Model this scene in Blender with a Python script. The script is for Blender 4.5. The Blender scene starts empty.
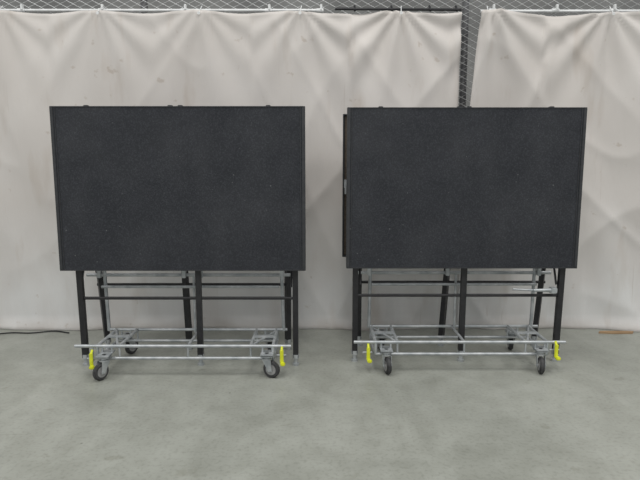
import bpy, bmesh, math, random
from mathutils import Vector, noise, Matrix
random.seed(4)
scene = bpy.context.scene
scene.view_settings.view_transform = 'Standard'
COL = scene.collection

# ---------------------------------------------------------------- materials
def new_mat(name, col, rough=0.6, metal=0.0, spec=0.5):
    m = bpy.data.materials.new(name); m.use_nodes = True
    b = m.node_tree.nodes['Principled BSDF']
    b.inputs['Base Color'].default_value = (*col, 1)
    b.inputs['Roughness'].default_value = rough
    b.inputs['Metallic'].default_value = metal
    b.inputs['Specular IOR Level'].default_value = spec
    return m

def noise_mat(name, c1, c2, scale, rough=0.6, metal=0.0, lo=0.35, hi=0.65, detail=6, bump=0.0, bscale=None, spec=0.5, stretch=(1,1,1)):
    m = new_mat(name, c1, rough, metal, spec)
    nt = m.node_tree; N = nt.nodes; L = nt.links; b = N['Principled BSDF']
    tc = N.new('ShaderNodeTexCoord'); mp = N.new('ShaderNodeMapping'); mp.inputs['Scale'].default_value = stretch
    L.new(tc.outputs['Object'], mp.inputs['Vector'])
    n = N.new('ShaderNodeTexNoise'); n.inputs['Scale'].default_value = scale; n.inputs['Detail'].default_value = detail
    L.new(mp.outputs[0], n.inputs['Vector'])
    r = N.new('ShaderNodeValToRGB'); r.color_ramp.elements[0].position = lo; r.color_ramp.elements[1].position = hi
    r.color_ramp.elements[0].color = (*c1, 1); r.color_ramp.elements[1].color = (*c2, 1)
    L.new(n.outputs['Fac'], r.inputs[0]); L.new(r.outputs[0], b.inputs['Base Color'])
    if bump:
        n2 = N.new('ShaderNodeTexNoise'); n2.inputs['Scale'].default_value = bscale or scale*3
        L.new(mp.outputs[0], n2.inputs['Vector'])
        bp = N.new('ShaderNodeBump'); bp.inputs['Strength'].default_value = bump; bp.inputs['Distance'].default_value = 0.01
        L.new(n2.outputs['Fac'], bp.inputs['Height']); L.new(bp.outputs[0], b.inputs['Normal'])
    return m

def deck_mat():
    m = noise_mat('charcoal_deck_carpet', (0.029,0.031,0.036), (0.038,0.040,0.046), 5, 0.95, 0, 0.3, 0.7, 10, 0.25, 300, spec=0.2)
    nt=m.node_tree;N=nt.nodes;L=nt.links;b=N['Principled BSDF']
    src=b.inputs['Base Color'].links[0].from_socket
    tc=N.new('ShaderNodeTexCoord')
    def spk(scale,p0,p1,val,src,det=2):
        n=N.new('ShaderNodeTexNoise'); n.inputs['Scale'].default_value=scale; n.inputs['Detail'].default_value=det
        L.new(tc.outputs['Object'],n.inputs[0])
        r=N.new('ShaderNodeValToRGB'); e=r.color_ramp.elements; e[0].position=p0; e[1].position=p1
        e[0].color=(0,0,0,1); e[1].color=(*val,1); L.new(n.outputs['Fac'],r.inputs[0])
        x=N.new('ShaderNodeMix'); x.data_type='RGBA'; x.blend_type='ADD'; x.inputs[0].default_value=1
        L.new(src,x.inputs[6]); L.new(r.outputs[0],x.inputs[7]); return x.outputs[2]
    c=spk(110,0.45,0.75,(0.022,0.023,0.026),src,3)
    c=spk(38,0.765,0.80,(0.07,0.07,0.07),c,1)
    c=spk(2.2,0.45,0.8,(0.014,0.014,0.014),c,5)
    L.new(c,b.inputs['Base Color']); return m
M_deck = deck_mat()
M_trim = noise_mat('black_aluminium_trim', (0.024,0.026,0.029), (0.038,0.040,0.044), 30, 0.5)
M_black = noise_mat('black_painted_steel', (0.010,0.010,0.012), (0.02,0.02,0.022), 25, 0.45)
M_under = noise_mat('plywood_underside', (0.05,0.04,0.03), (0.09,0.07,0.05), 6, 0.8, stretch=(1,1,8))
M_zinc = noise_mat('zinc_plated_steel', (0.35,0.375,0.39), (0.53,0.55,0.56), 14, 0.42, 0.5)
M_rubber = noise_mat('grey_rubber', (0.03,0.03,0.032), (0.06,0.06,0.062), 30, 0.75)
M_hub = noise_mat('wheel_hub_plastic', (0.22,0.22,0.22), (0.32,0.32,0.32), 30, 0.5)
M_yellow = noise_mat('yellow_lock_lever', (0.62,0.66,0.02), (0.75,0.78,0.04), 20, 0.45)
M_galv = noise_mat('galvanised_wire', (0.66,0.67,0.67), (0.80,0.81,0.81), 12, 0.55, 0.1)
M_post = noise_mat('dark_fence_post', (0.10,0.10,0.105), (0.17,0.17,0.175), 12, 0.5, 0.3)
M_card = noise_mat('brown_cardboard', (0.30,0.19,0.10), (0.38,0.25,0.14), 8, 0.9)

# ---------------------------------------------------------------- mesh helpers
def finish(bm, name, mat, parent=None, smooth=False):
    me = bpy.data.meshes.new(name); bm.normal_update(); bm.to_mesh(me); bm.free()
    for mt in (mat if isinstance(mat,(list,tuple)) else [mat]): me.materials.append(mt)
    if smooth:
        for p in me.polygons: p.use_smooth = True
    o = bpy.data.objects.new(name, me); COL.objects.link(o)
    if parent: o.parent = parent
    return o

def add_box(bm, c, s, bev=0.0):
    r = bmesh.ops.create_cube(bm, size=1)
    bmesh.ops.scale(bm, vec=s, verts=r['verts'])
    bmesh.ops.translate(bm, vec=c, verts=r['verts'])
    if bev:
        es = list({e for v in r['verts'] for e in v.link_edges})
        bmesh.ops.bevel(bm, geom=es, offset=bev, segments=2, affect='EDGES')

def add_tube(bm, a, b, r, seg=12, square=False):
    a = Vector(a); b = Vector(b); d = b-a
    rr = bmesh.ops.create_cone(bm, cap_ends=True, segments=4 if square else seg, radius1=r*(1.414 if square else 1), radius2=r*(1.414 if square else 1), depth=d.length)
    if square:
        bmesh.ops.rotate(bm, verts=rr['verts'], cent=(0,0,0), matrix=Matrix.Rotation(math.pi/4,3,'Z'))
    q = Vector((0,0,1)).rotation_difference(d.normalized())
    bmesh.ops.rotate(bm, verts=rr['verts'], cent=(0,0,0), matrix=q.to_matrix())
    bmesh.ops.translate(bm, verts=rr['verts'], vec=(a+b)/2)

def smooth_sides(o, ang=0.6):
    for p in o.data.polygons: p.use_smooth = True
    try:
        o.data.set_sharp_from_angle(angle=ang)
    except Exception: pass

# ---------------------------------------------------------------- stage
def deck(root, name, W, z0, z1, y_face, sgn, x0=0.0):
    yc = lambda d: y_face + sgn*d
    h = z1-z0; zc = (z0+z1)/2
    bm = bmesh.new(); add_box(bm, (x0, yc(0.014), zc), (W-0.03, 0.02, h-0.012), 0.002)
    finish(bm, name+'_surface', M_deck, root)
    bm = bmesh.new()
    for s in (-1,1):
        add_box(bm, (x0+s*(W/2-0.004), yc(0.026), zc), (0.008, 0.052, h), 0.002)
        add_box(bm, (x0+s*(W/2-0.013), yc(0.004), zc), (0.020, 0.010, h-0.012), 0.002)
        add_box(bm, (x0+s*(W/2-0.034), yc(0.003), zc), (0.005, 0.006, h-0.016), 0.001)
    for z,t in ((z0+0.004,0.008),(z1-0.004,0.008)):
        add_box(bm, (x0, yc(0.026), z), (W-0.01, 0.052, t), 0.002)
    for i in range(5):
        x = x0-W/2+0.15+i*(W-0.3)/4
        add_box(bm, (x, yc(0.038), zc), (0.035, 0.03, h-0.03))
    for fx in (-0.36, -0.03, 0.01, 0.355):
        add_box(bm, (x0+fx*W, yc(0.026), z1+0.003), (0.032, 0.04, 0.009), 0.003)
    finish(bm, name+'_edge_frame', M_trim, root)
    bm = bmesh.new(); add_box(bm, (x0, yc(0.0265), zc), (W-0.03, 0.004, h-0.03))
    finish(bm, name+'_plywood_underside', M_under, root)

def caster(root, i, x, y, ztop, ang, R=0.062):
    d = Vector((math.cos(ang), math.sin(ang), 0)); n = Vector((-d.y, d.x, 0))
    wc = Vector((x,y,R)) + d*0.035
    rot = Vector((0,0,1)).rotation_difference(n).to_matrix()
    def cyl(bm, r, dep, bev=0, seg=36):
        before=set(bm.verts)
        rr = bmesh.ops.create_cone(bm, cap_ends=True, segments=seg, radius1=r, radius2=r, depth=dep)
        if bev:
            es=[e for e in {e for v in rr['verts'] for e in v.link_edges} if abs(e.verts[0].co.z-e.verts[1].co.z)<1e-6]
            bmesh.ops.bevel(bm, geom=es, offset=bev, segments=3, affect='EDGES')
        vs=[v for v in bm.verts if v not in before]
        bmesh.ops.rotate(bm, verts=vs, cent=(0,0,0), matrix=rot)
        bmesh.ops.translate(bm, verts=vs, vec=wc)
    bm = bmesh.new(); cyl(bm, R, 0.032, 0.008)
    o = finish(bm, f'caster_{i}_tyre', M_rubber, root); smooth_sides(o)
    bm = bmesh.new(); cyl(bm, R*0.62, 0.035); cyl(bm, R*0.25, 0.046)
    o = finish(bm, f'caster_{i}_hub', M_hub, root); smooth_sides(o)
    bm = bmesh.new()
    zc = R*2+0.012
    for s in (-1,1):
        off = n*(s*0.027)
        top1 = Vector((x,y,zc))-d*0.028+off; top2 = Vector((x,y,zc))+d*0.04+off
        ax = wc+off
        pts=[top1, top2, ax+d*0.014+Vector((0,0,-0.012)), ax-d*0.014+Vector((0,0,-0.012))]
        fs=[]
        for k in (-0.0015,0.0015):
            fs.append([bm.verts.new(p+n*k) for p in pts])
        bm.faces.new(fs[0]); bm.faces.new(fs[1][::-1])
        for q in range(4):
            bm.faces.new([fs[0][q],fs[0][(q+1)%4],fs[1][(q+1)%4],fs[1][q]])
    bmesh.ops.recalc_face_normals(bm, faces=bm.faces)
    add_tube(bm, wc-n*0.033, wc+n*0.033, 0.007)
    add_tube(bm, (x,y,zc-0.004),(x,y,zc+0.006),0.036,20)
    add_tube(bm, (x,y,zc+0.004),(x,y,zc+0.02),0.026,20)
    add_tube(bm, (x,y,zc+0.018),(x,y,ztop),0.014,14)
    add_box(bm, (x,y,zc+0.024),(0.085,0.085,0.005),0.001)
    o=finish(bm, f'caster_{i}_fork', M_zinc, root); smooth_sides(o)

def stage(loc, rz, W, fl, rl, chx, cast, yel, handle):
    root = bpy.data.objects.new('mobile_folding_stage', None); COL.objects.link(root)
    root.location = loc; root.rotation_euler = (0,0,rz)
    z0,z1 = 0.741,1.912
    YR = 0.50
    deck(root,'front_deck',W,z0,z1,0.0,1)
    deck(root,'rear_deck',W,z0+0.01,z1-0.01,YR,-1,-0.012)
    def leg(nm, xt, xb, y, yb):
        bm = bmesh.new()
        add_tube(bm,(xt,y,1.02),(xb,yb,0.06),0.020,square=True)
        finish(bm,nm,M_black,root)
        bm = bmesh.new()
        add_tube(bm,(xb,yb,0.012),(xb,yb,0.075),0.015)
        add_tube(bm,(xb,yb,0.0),(xb,yb,0.016),0.026,20)
        add_tube(bm,(xb,yb,0.055),(xb,yb,0.085),0.026,20)
        o=finish(bm,nm+'_glide_foot',M_zinc,root); smooth_sides(o)
    for i,(a,b) in enumerate(fl): leg(f'front_leg_{i+1}',a,b,0.078,0.078)
    for i,(a,b) in enumerate(rl): leg(f'rear_leg_{i+1}',a,b,YR-0.078,YR-0.06)
    bm = bmesh.new()
    add_tube(bm,(fl[0][0],0.078,0.519),(fl[-1][0],0.078,0.519),0.012)
    add_tube(bm,(rl[0][0],YR-0.07,0.545),(rl[-1][0],YR-0.07,0.545),0.012)
    for a,y in ((fl,0.078),(rl,YR-0.078)):
        for x,_ in a:
            add_box(bm,(x,y-(0.018 if y<0.2 else -0.018),0.98),(0.09,0.012,0.12),0.003)
    for sx in (-1,1):
        x = sx*(W/2-0.09)
        add_tube(bm,(x-sx*0.02,0.09,0.60),(x-sx*0.02,0.20,0.84),0.008)
        add_tube(bm,(x-sx*0.02,YR-0.09,0.60),(x-sx*0.02,YR-0.2,0.84),0.008)
    o=finish(bm,'leg_cross_tubes',M_black,root); smooth_sides(o)
    bm = bmesh.new(); yc=0.25; px=W/2-0.21
    for s in (-1,1):
        add_tube(bm,(chx+s*px,yc,0.215),(s*px,yc,1.35),0.013)
        add_tube(bm,(s*px,0.055,1.30),(s*px,YR-0.055,1.30),0.012)
        add_tube(bm,(s*px,0.10,0.80),(s*px,yc,1.10),0.010)
        add_tube(bm,(s*px,YR-0.10,0.80),(s*px,yc,1.10),0.010)
        add_tube(bm,(s*px,0.055,0.80),(s*px,YR-0.055,0.80),0.012)
    add_tube(bm,(-px-0.12,yc,0.660),(px+0.12,yc,0.660),0.013)
    add_tube(bm,(-px,yc-0.03,0.573),(px,yc-0.03,0.573),0.011)
    add_tube(bm,(-px,yc,1.34),(px,yc,1.34),0.014)
    add_tube(bm,(0.02,yc,0.2),(0.02,yc,0.66),0.009)
    # hinge brackets on the upper silver bar
    for x in (-px-0.02,-0.05,0.08,px+0.02):
        add_box(bm,(x,yc-0.015,0.675),(0.03,0.03,0.07),0.004)
    o=finish(bm,'lift_frame',M_zinc,root); smooth_sides(o)
    # rolling chassis
    bm = bmesh.new(); yf,yr=-0.13,0.27; hu,hl=0.218,0.128; r=0.012
    xo,xi=0.79,0.63
    add_tube(bm,(chx-xo,yf,hu),(chx+xo-0.03,yf,hu),r)
    add_tube(bm,(chx-xi,yf,hl),(chx+xi,yf,hl),r)
    add_tube(bm,(chx-xi,yr,hu),(chx+xo-0.08,yr,hu),r)
    add_tube(bm,(chx-xi,yr,hl),(chx+xi,yr,hl),r)
    for s in (-1,1):
        for h in (hl,hu):
            add_tube(bm,(chx+s*xi,yf,h),(chx+s*xi,yr,h),r)
        for y in (yf,yr):
            add_tube(bm,(chx+s*xi,y,hl),(chx+s*xi,y,hu),r)
            add_tube(bm,(chx+s*(xi-0.16),y,hl),(chx+s*(xi-0.16),y,hu),0.008)
        add_tube(bm,(chx+s*(xi-0.16),yf,hu),(chx+s*(xi-0.16),yr,hu),r)
        add_tube(bm,(chx+s*xi,yc,hu),(chx+s*(xi-0.14),yf+0.02,hu+0.005),0.009)
        add_box(bm,(chx+s*(xi-0.08),0.07,hu+0.008),(0.17,0.05,0.01),0.002)
        add_tube(bm,(chx+s*xi,yc,0.225),(chx+s*px,yc,0.225),0.012)
    add_tube(bm,(chx+0.02,yf,hu),(chx+0.02,yr,hu),0.01)
    add_tube(bm,(chx+0.02,yf,hl),(chx+0.02,yf,hu),0.008)
    for (x,y,a) in cast:
        ym = yf if y<0.1 else yr
        add_box(bm,(x,(y+ym)/2,0.172),(0.09,abs(y-ym)+0.09,0.008),0.002)
        add_tube(bm,(x-0.035,ym,0.17),(x-0.035,ym,hu),0.008)
        add_tube(bm,(x+0.035,ym,0.17),(x+0.035,ym,hu),0.008)
    o=finish(bm,'rolling_chassis_frame',M_zinc,root); smooth_sides(o)
    for i,(x,y,a) in enumerate(cast): caster(root,i+1,x,y,0.176,a)
    for i,(x,z) in enumerate(yel):
        bm = bmesh.new()
        add_box(bm,(x,yf-0.03,z),(0.026,0.014,0.10),0.004)
        add_box(bm,(x+0.008,yf-0.045,z-0.05),(0.034,0.035,0.024),0.006)
        add_tube(bm,(x,yf-0.03,z+0.04),(x,yf-0.005,z+0.065),0.009)
        finish(bm,f'lock_lever_{i+1}',M_yellow,root)
        bm = bmesh.new()
        add_tube(bm,(x,yf,hu),(x,yf,z-0.02),0.009); add_tube(bm,(x,yf-0.03,z),(x,yf+0.01,z),0.01)
        add_tube(bm,(x-0.04,yf,z),(x+0.03,yf,z),0.007)
        finish(bm,f'lock_bracket_{i+1}',M_zinc,root)
    bm = bmesh.new()
    for s in (-1,1):
        add_box(bm,(s*(W/2-0.014)-0.006,YR-0.07,1.35),(0.02,0.045,0.07),0.004)
        add_tube(bm,(s*(W/2-0.015)-0.006,YR-0.09,1.35),(s*(W/2-0.015)-0.006,YR-0.09,1.27),0.007)
        add_box(bm,(s*(W/2-0.03),0.07,0.76),(0.05,0.04,0.05),0.004)
    if handle:
        add_tube(bm,(0.40,0.04,0.575),(0.68,0.02,0.565),0.008)
        add_tube(bm,(0.55,0.02,0.57),(0.72,0.02,0.575),0.012)
        add_box(bm,(0.70,0.03,0.57),(0.05,0.05,0.045),0.006)
        add_tube(bm,(0.70,0.03,0.575),(0.70,0.08,0.575),0.012)
    finish(bm,'latches',M_zinc,root)
    return root

D=math.radians
stage((-0.998,4.0,0),0,1.787,
      [(-0.79,-0.775),(0.095,0.095),(0.815,0.815)],
      [(-0.80,-0.745),(-0.10,-0.075),(0.74,0.735)],
      0.03,[(-0.53,-0.19,D(-120)),(0.62,-0.16,D(-20)),(-0.53,0.30,D(60)),(0.60,0.30,D(100))],
      [(-0.635,0.125),(0.725,0.15)],False)
stage((1.053,4.09,0),0,1.715,
      [(-0.785,-0.785),(0.04,0.035),(0.785,0.765)],
      [(-0.73,-0.73),(0.01,-0.04),(0.80,0.74)],
      -0.015,[(-0.57,-0.16,D(-80)),(0.56,-0.15,D(-100)),(-0.55,0.30,D(100)),(0.50,0.30,D(80))],
      [(-0.70,0.14),(0.67,0.16)],True)

# ---------------------------------------------------------------- curtains
def curtain_mat():
    m = new_mat('stained_beige_tarp',(0.55,0.5,0.45),0.85,0,0.15)
    nt=m.node_tree;N=nt.nodes;L=nt.links;b=N['Principled BSDF']
    tc=N.new('ShaderNodeTexCoord')
    def nz(scale,st,det=6,rot=0,dist=0):
        mp=N.new('ShaderNodeMapping'); mp.inputs['Scale'].default_value=st; mp.inputs['Rotation'].default_value=(0,rot,0)
        L.new(tc.outputs['Object'],mp.inputs[0])
        n=N.new('ShaderNodeTexNoise'); n.inputs['Scale'].default_value=scale; n.inputs['Detail'].default_value=det
        n.inputs['Distortion'].default_value=dist
        L.new(mp.outputs[0],n.inputs[0]); return n
    def ramp(src,p0,c0,p1,c1):
        r=N.new('ShaderNodeValToRGB'); e=r.color_ramp.elements
        e[0].position=p0;e[0].color=(*c0,1);e[1].position=p1;e[1].color=(*c1,1); L.new(src,r.inputs[0]); return r
    def mul(a,bb,f):
        x=N.new('ShaderNodeMix'); x.data_type='RGBA'; x.blend_type='MULTIPLY'; x.inputs[0].default_value=f
        L.new(a,x.inputs[6]); L.new(bb,x.inputs[7]); return x.outputs[2]
    base=ramp(nz(1.2,(1,1,1)).outputs['Fac'],0.3,(0.565,0.53,0.50),0.7,(0.635,0.605,0.58))
    sep=N.new('ShaderNodeSeparateXYZ'); L.new(tc.outputs['Object'],sep.inputs[0])
    mr=N.new('ShaderNodeMapRange'); mr.inputs[1].default_value=1.2; mr.inputs[2].default_value=0.35
    L.new(sep.outputs[2],mr.inputs[0])
    mn=N.new('ShaderNodeMath'); mn.operation='MULTIPLY'
    L.new(mr.outputs[0],mn.inputs[0]); L.new(ramp(nz(2.5,(1,1,0.5),8).outputs['Fac'],0.38,(0.45,)*3,0.6,(1,)*3).outputs[0],mn.inputs[1])
    mx=N.new('ShaderNodeMix'); mx.data_type='RGBA'; L.new(mn.outputs[0],mx.inputs[0])
    L.new(base.outputs[0],mx.inputs[6]); mx.inputs[7].default_value=(0.73,0.725,0.715,1)
    c=mul(mx.outputs[2],ramp(nz(3.0,(1.6,1,0.35),10).outputs['Fac'],0.56,(1,1,1),0.74,(0.85,0.81,0.77)).outputs[0],1)
    c=mul(c,ramp(nz(11,(1,1,1.0),4).outputs['Fac'],0.68,(1,1,1),0.74,(0.75,0.69,0.63)).outputs[0],0.6)
    c=mul(c,ramp(nz(5,(6,1,0.25),3,0.0,0.5).outputs['Fac'],0.69,(1,1,1),0.75,(0.78,0.74,0.70)).outputs[0],0.5)
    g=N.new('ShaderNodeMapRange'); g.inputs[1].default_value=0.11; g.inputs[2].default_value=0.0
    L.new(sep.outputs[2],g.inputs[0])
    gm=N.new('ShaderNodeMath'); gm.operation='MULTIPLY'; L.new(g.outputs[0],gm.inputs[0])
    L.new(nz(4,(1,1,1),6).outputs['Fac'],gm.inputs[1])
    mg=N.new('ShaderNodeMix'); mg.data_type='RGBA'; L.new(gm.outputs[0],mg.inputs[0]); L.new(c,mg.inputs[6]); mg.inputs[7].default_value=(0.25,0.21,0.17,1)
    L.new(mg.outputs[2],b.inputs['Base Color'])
    bp=N.new('ShaderNodeBump'); bp.inputs['Strength'].default_value=0.38; bp.inputs['Distance'].default_value=0.02
    L.new(nz(3.2,(1.2,1,0.5),5,0.3,0.6).outputs['Fac'],bp.inputs['Height']); L.new(bp.outputs[0],b.inputs['Normal'])
    return m
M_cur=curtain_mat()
def curtain(name,xl,xr,top,sp,ph,seed,ampf):
    Z0=0.004; nz_=110
    wid = xr(1)-xl(1); nx=int(wid/0.025)
    bm=bmesh.new(); vs=[]
    for j in range(nz_+1):
        row=[]
        f=j/nz_
        for i in range(nx+1):
            g=i/nx
            xx=xl(1)+g*wid
            amp=ampf(xx)
            ztop=top-0.022*(0.5-0.5*math.cos(2*math.pi*(xx-ph)/sp))
            z=Z0+f*(ztop-Z0)
            x=xl(z)+g*(xr(z)-xl(z))
            dt=ztop-z
            y=5.03
            y-=0.016*math.cos(2*math.pi*(x-ph)/sp)*math.exp(-dt/0.35)
            k=round((x-ph)/sp); dx=x-ph-k*sp
            th=math.atan2(dx,dt+0.05)
            y-=0.011*amp*math.cos(th*12+k*2.1)*math.exp(-((dt-0.25)/0.6)**2)
            y-=0.050*amp*noise.noise(Vector((x*1.1+seed,z*0.22,seed)))
            y-=0.028*amp*noise.noise(Vector((x*2.8+z*0.9+seed,z*0.45,seed*2)))
            rg=1-abs(noise.noise(Vector((x*1.3-z*0.7,z*0.35+x*0.2,seed*3))))*2.4
            y-=0.014*amp*max(0,rg)**3
            rg=1-abs(noise.noise(Vector((x*1.7+z*1.1,z*0.6-x*0.4,seed*5))))*2.6
            y-=0.009*amp*max(0,rg)**4
            q=((x+0.03*math.sin(z*2)-0.1)/0.93)%1.0; y-=0.005*math.exp(-((q-0.5)*0.93/0.018)**2)
            if z<0.12: y-=0.06*((0.12-z)/0.12)**2*(1+0.9*noise.noise(Vector((x*2.5,seed,0))))
            row.append(bm.verts.new((x,y,z)))
        vs.append(row)
    for j in range(nz_):
        for i in range(nx):
            bm.faces.new((vs[j][i],vs[j][i+1],vs[j+1][i+1],vs[j+1][i]))
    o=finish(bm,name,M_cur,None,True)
    so=o.modifiers.new('thickness','SOLIDIFY'); so.thickness=0.003
    bm=bmesh.new()
    k=math.ceil((xl(1)-ph)/sp)
    while ph+k*sp<xr(1)-0.02:
        x=ph+k*sp
        r=bmesh.ops.create_circle(bm,segments=16,radius=0.013,cap_ends=True)
        bmesh.ops.rotate(bm,verts=r['verts'],cent=(0,0,0),matrix=Matrix.Rotation(math.pi/2,3,'X'))
        bmesh.ops.translate(bm,verts=r['verts'],vec=(x,4.975,top-0.03))
        add_tube(bm,(x,4.975,top-0.03),(x+0.01,5.07,top+0.05),0.004,6)
        k+=1
    finish(bm,name+'_ties',M_galv,o)
    return o
edge1=lambda z: 1.215 + (0.10 if z<1.6 else max(0,0.10*(2.0-z)/0.4) if z<2.0 else 0)
edge2=lambda z: 1.27 + max(0,(z-1.7))*0.085
curtain('tarp_curtain',lambda z:-5.5,edge1,2.808,0.86,-0.17,3.1,lambda x:0.75 if x<-0.4 else min(1.8,0.75+(x+0.4)*1.3))
o=curtain('tarp_curtain',edge2,lambda z:5.5,2.792,1.05,1.42,8.4,lambda x:1.7)
o.location.y=-0.045

# ---------------------------------------------------------------- chain link fence
bm=bmesh.new()
p=0.056; YF=5.13; X0,X1=-5.6,5.6; ZB,ZT=0.05,3.45
def wire(bm,pts,r):
    prev=None
    for i,q in enumerate(pts):
        ring=[bm.verts.new(q+Vector((math.cos(a)*r,math.sin(a)*r,0))) for a in (0,2.09,4.19)]
        if prev:
            for k in range(3): bm.faces.new((prev[k],prev[(k+1)%3],ring[(k+1)%3],ring[k]))
        prev=ring
n=int((X1-X0)/p)
for i in range(n):
    x=X0+i*p
    pts=[];z=ZB+1.9;j=0
    while z<ZT:
        s=1 if (i+j)%2 else -1
        pts.append(Vector((x+(p/2+0.002)*s,YF+0.003*s,z)))
        z+=p/2*1.05; j+=1
    wire(bm,pts,0.0045)
root=bpy.data.objects.new('chain_link_fence',None); COL.objects.link(root)
finish(bm,'mesh_wires',M_galv,root)
bm=bmesh.new()
add_tube(bm,(X0,YF+0.03,3.45),(X1,YF+0.03,3.45),0.022)
add_tube(bm,(X0,YF-0.02,2.832),(0.02,YF-0.02,2.832),0.013)
add_tube(bm,(1.40,YF-0.02,2.826),(X1,YF-0.02,2.826),0.013)
# couplings and clamps along the rail
for x in (-2.6,-1.9,-1.18,-0.45,0.0,1.5,2.05,2.55):
    add_tube(bm,(x-0.03,YF-0.02,2.83),(x+0.03,YF-0.02,2.83),0.019)
    add_box(bm,(x+0.01,YF-0.03,2.855),(0.02,0.03,0.05),0.004)
o=finish(bm,'rails',M_galv,root); smooth_sides(o)
bm=bmesh.new()
for x in (-4.4,-1.55,1.285,4.1):
    add_tube(bm,(x,YF+0.045,0),(x,YF+0.045,3.47),0.03,20)
o=finish(bm,'posts',M_post,root); smooth_sides(o)
bm=bmesh.new(); add_tube(bm,(0.13,5.06,2.832),(1.22,5.06,2.825),0.012)
for x in (0.3,0.62,0.95,1.18): add_tube(bm,(x,5.05,2.815),(x,5.1,2.865),0.01)
o=finish(bm,'black_tie_rail',M_black,root)

# loose cable lying along the wall foot, far left
bm=bmesh.new(); prev=None
for i in range(60):
    t=i/59; x=-3.6+1.35*t
    q=Vector((x,4.86+0.03*math.sin(t*9)+0.02*math.sin(t*23),0.007))
    if prev is not None: add_tube(bm,prev,q,0.006,8)
    prev=q
finish(bm,'loose_cable',M_black)
# flat scrap of cardboard at the foot of the right curtain
bm=bmesh.new(); 
pts=[(2.50,4.86),(2.62,4.845),(2.80,4.85),(2.83,4.89),(2.70,4.905),(2.53,4.90)]
f=bm.faces.new([bm.verts.new((x,y,0.0)) for x,y in pts])
e=bmesh.ops.extrude_face_region(bm,geom=[f]); bmesh.ops.translate(bm,vec=(0,0,0.012),verts=[v for v in e['geom'] if isinstance(v,bmesh.types.BMVert)])
bmesh.ops.recalc_face_normals(bm,faces=bm.faces)
finish(bm,'cardboard_scrap',M_card)

# ---------------------------------------------------------------- room
def plane(name,vs,mat):
    bm=bmesh.new(); bm.faces.new([bm.verts.new(v) for v in vs]); return finish(bm,name,mat)
M_wall=noise_mat('grey_warehouse_wall',(0.22,0.22,0.215),(0.32,0.32,0.31),1.5,0.85)
plane('wall_back',[(-9,8.5,0),(9,8.5,0),(9,8.5,7),(-9,8.5,7)],M_wall)

def floor_mat():
    m=new_mat('polished_concrete',(0.3,0.3,0.28),0.45,0,0.4)
    nt=m.node_tree;N=nt.nodes;L=nt.links;b=N['Principled BSDF']; tc=N.new('ShaderNodeTexCoord')
    def nz(scale,det,dist=0,st=(1,1,1),loc=(0,0,0)):
        mp=N.new('ShaderNodeMapping'); mp.inputs['Scale'].default_value=st; mp.inputs['Location'].default_value=loc
        L.new(tc.outputs['Object'],mp.inputs[0])
        n=N.new('ShaderNodeTexNoise'); n.inputs['Scale'].default_value=scale; n.inputs['Detail'].default_value=det; n.inputs['Distortion'].default_value=dist
        L.new(mp.outputs[0],n.inputs[0]); return n.outputs['Fac']
    def ramp(src,p0,c0,p1,c1):
        r=N.new('ShaderNodeValToRGB'); e=r.color_ramp.elements
        e[0].position=p0;e[0].color=(*c0,1);e[1].position=p1;e[1].color=(*c1,1); L.new(src,r.inputs[0]); return r.outputs[0]
    def mul(a,bb,f=1):
        x=N.new('ShaderNodeMix'); x.data_type='RGBA'; x.blend_type='MULTIPLY'; x.inputs[0].default_value=f
        L.new(a,x.inputs[6]); L.new(bb,x.inputs[7]); return x.outputs[2]
    c=ramp(nz(0.9,8,0.6),0.3,(0.305,0.315,0.282),0.7,(0.375,0.385,0.348))
    c=mul(c,ramp(nz(2.4,9,1.0,(1,0.6,1)),0.36,(0.86,0.86,0.85),0.56,(1,1,1)))
    c=mul(c,ramp(nz(7,8),0.35,(0.90,0.90,0.89),0.6,(1,1,1)))
    c=mul(c,ramp(nz(45,6),0.33,(0.80,0.80,0.79),0.5,(1,1,1)),0.7)
    c=mul(c,ramp(nz(5.5,4,0.4,(1,1,1),(3,7,0)),0.66,(1,1,1),0.72,(0.82,0.81,0.78)),0.8)
    # thin scuffs dragged in two directions
    c=mul(c,ramp(nz(4,3,0.3,(0.35,7,1),(1,2,0)),0.70,(1,1,1),0.74,(0.84,0.84,0.82)),0.6)
    c=mul(c,ramp(nz(4,3,0.3,(7,0.4,1),(5,2,0)),0.71,(1,1,1),0.75,(0.86,0.86,0.84)),0.5)
    v=N.new('ShaderNodeTexVoronoi'); v.inputs['Scale'].default_value=2.6
    L.new(tc.outputs['Object'],v.inputs[0])
    c=mul(c,ramp(v.outputs['Distance'],0.012,(0.5,0.5,0.48),0.024,(1,1,1)))
    L.new(c,b.inputs['Base Color'])
    rr=N.new('ShaderNodeMapRange'); rr.inputs[3].default_value=0.30; rr.inputs[4].default_value=0.52
    L.new(nz(2.2,6),rr.inputs[0]); L.new(rr.outputs[0],b.inputs['Roughness'])
    return m
plane('floor',[(-9,-5,0),(9,-5,0),(9,8.5,0),(-9,8.5,0)],floor_mat())

# ---------------------------------------------------------------- lights
w=bpy.data.worlds.new('hall_ambient'); scene.world=w; w.use_nodes=True
w.node_tree.nodes['Background'].inputs[0].default_value=(0.97,0.99,1,1)
w.node_tree.nodes['Background'].inputs[1].default_value=0.55
def area(x,y,z,sx,sy,pw):
    l=bpy.data.lights.new('ceiling_lamp','AREA'); l.shape='RECTANGLE'; l.size=sx; l.size_y=sy; l.energy=pw; l.color=(1,0.985,0.95)
    o=bpy.data.objects.new('ceiling_lamp',l); o.location=(x,y,z); COL.objects.link(o)
for x in (-4,0,4):
    area(x,2.6,6.5,1.2,2.4,82)
    area(x,-1.5,6.5,1.2,2.4,105)

cam=bpy.data.cameras.new('camera'); cam.lens=31.5; cam.sensor_width=36
co=bpy.data.objects.new('camera',cam); co.location=(0,0,1.53); co.rotation_euler=(D(82),0,0)
COL.objects.link(co); scene.camera=co
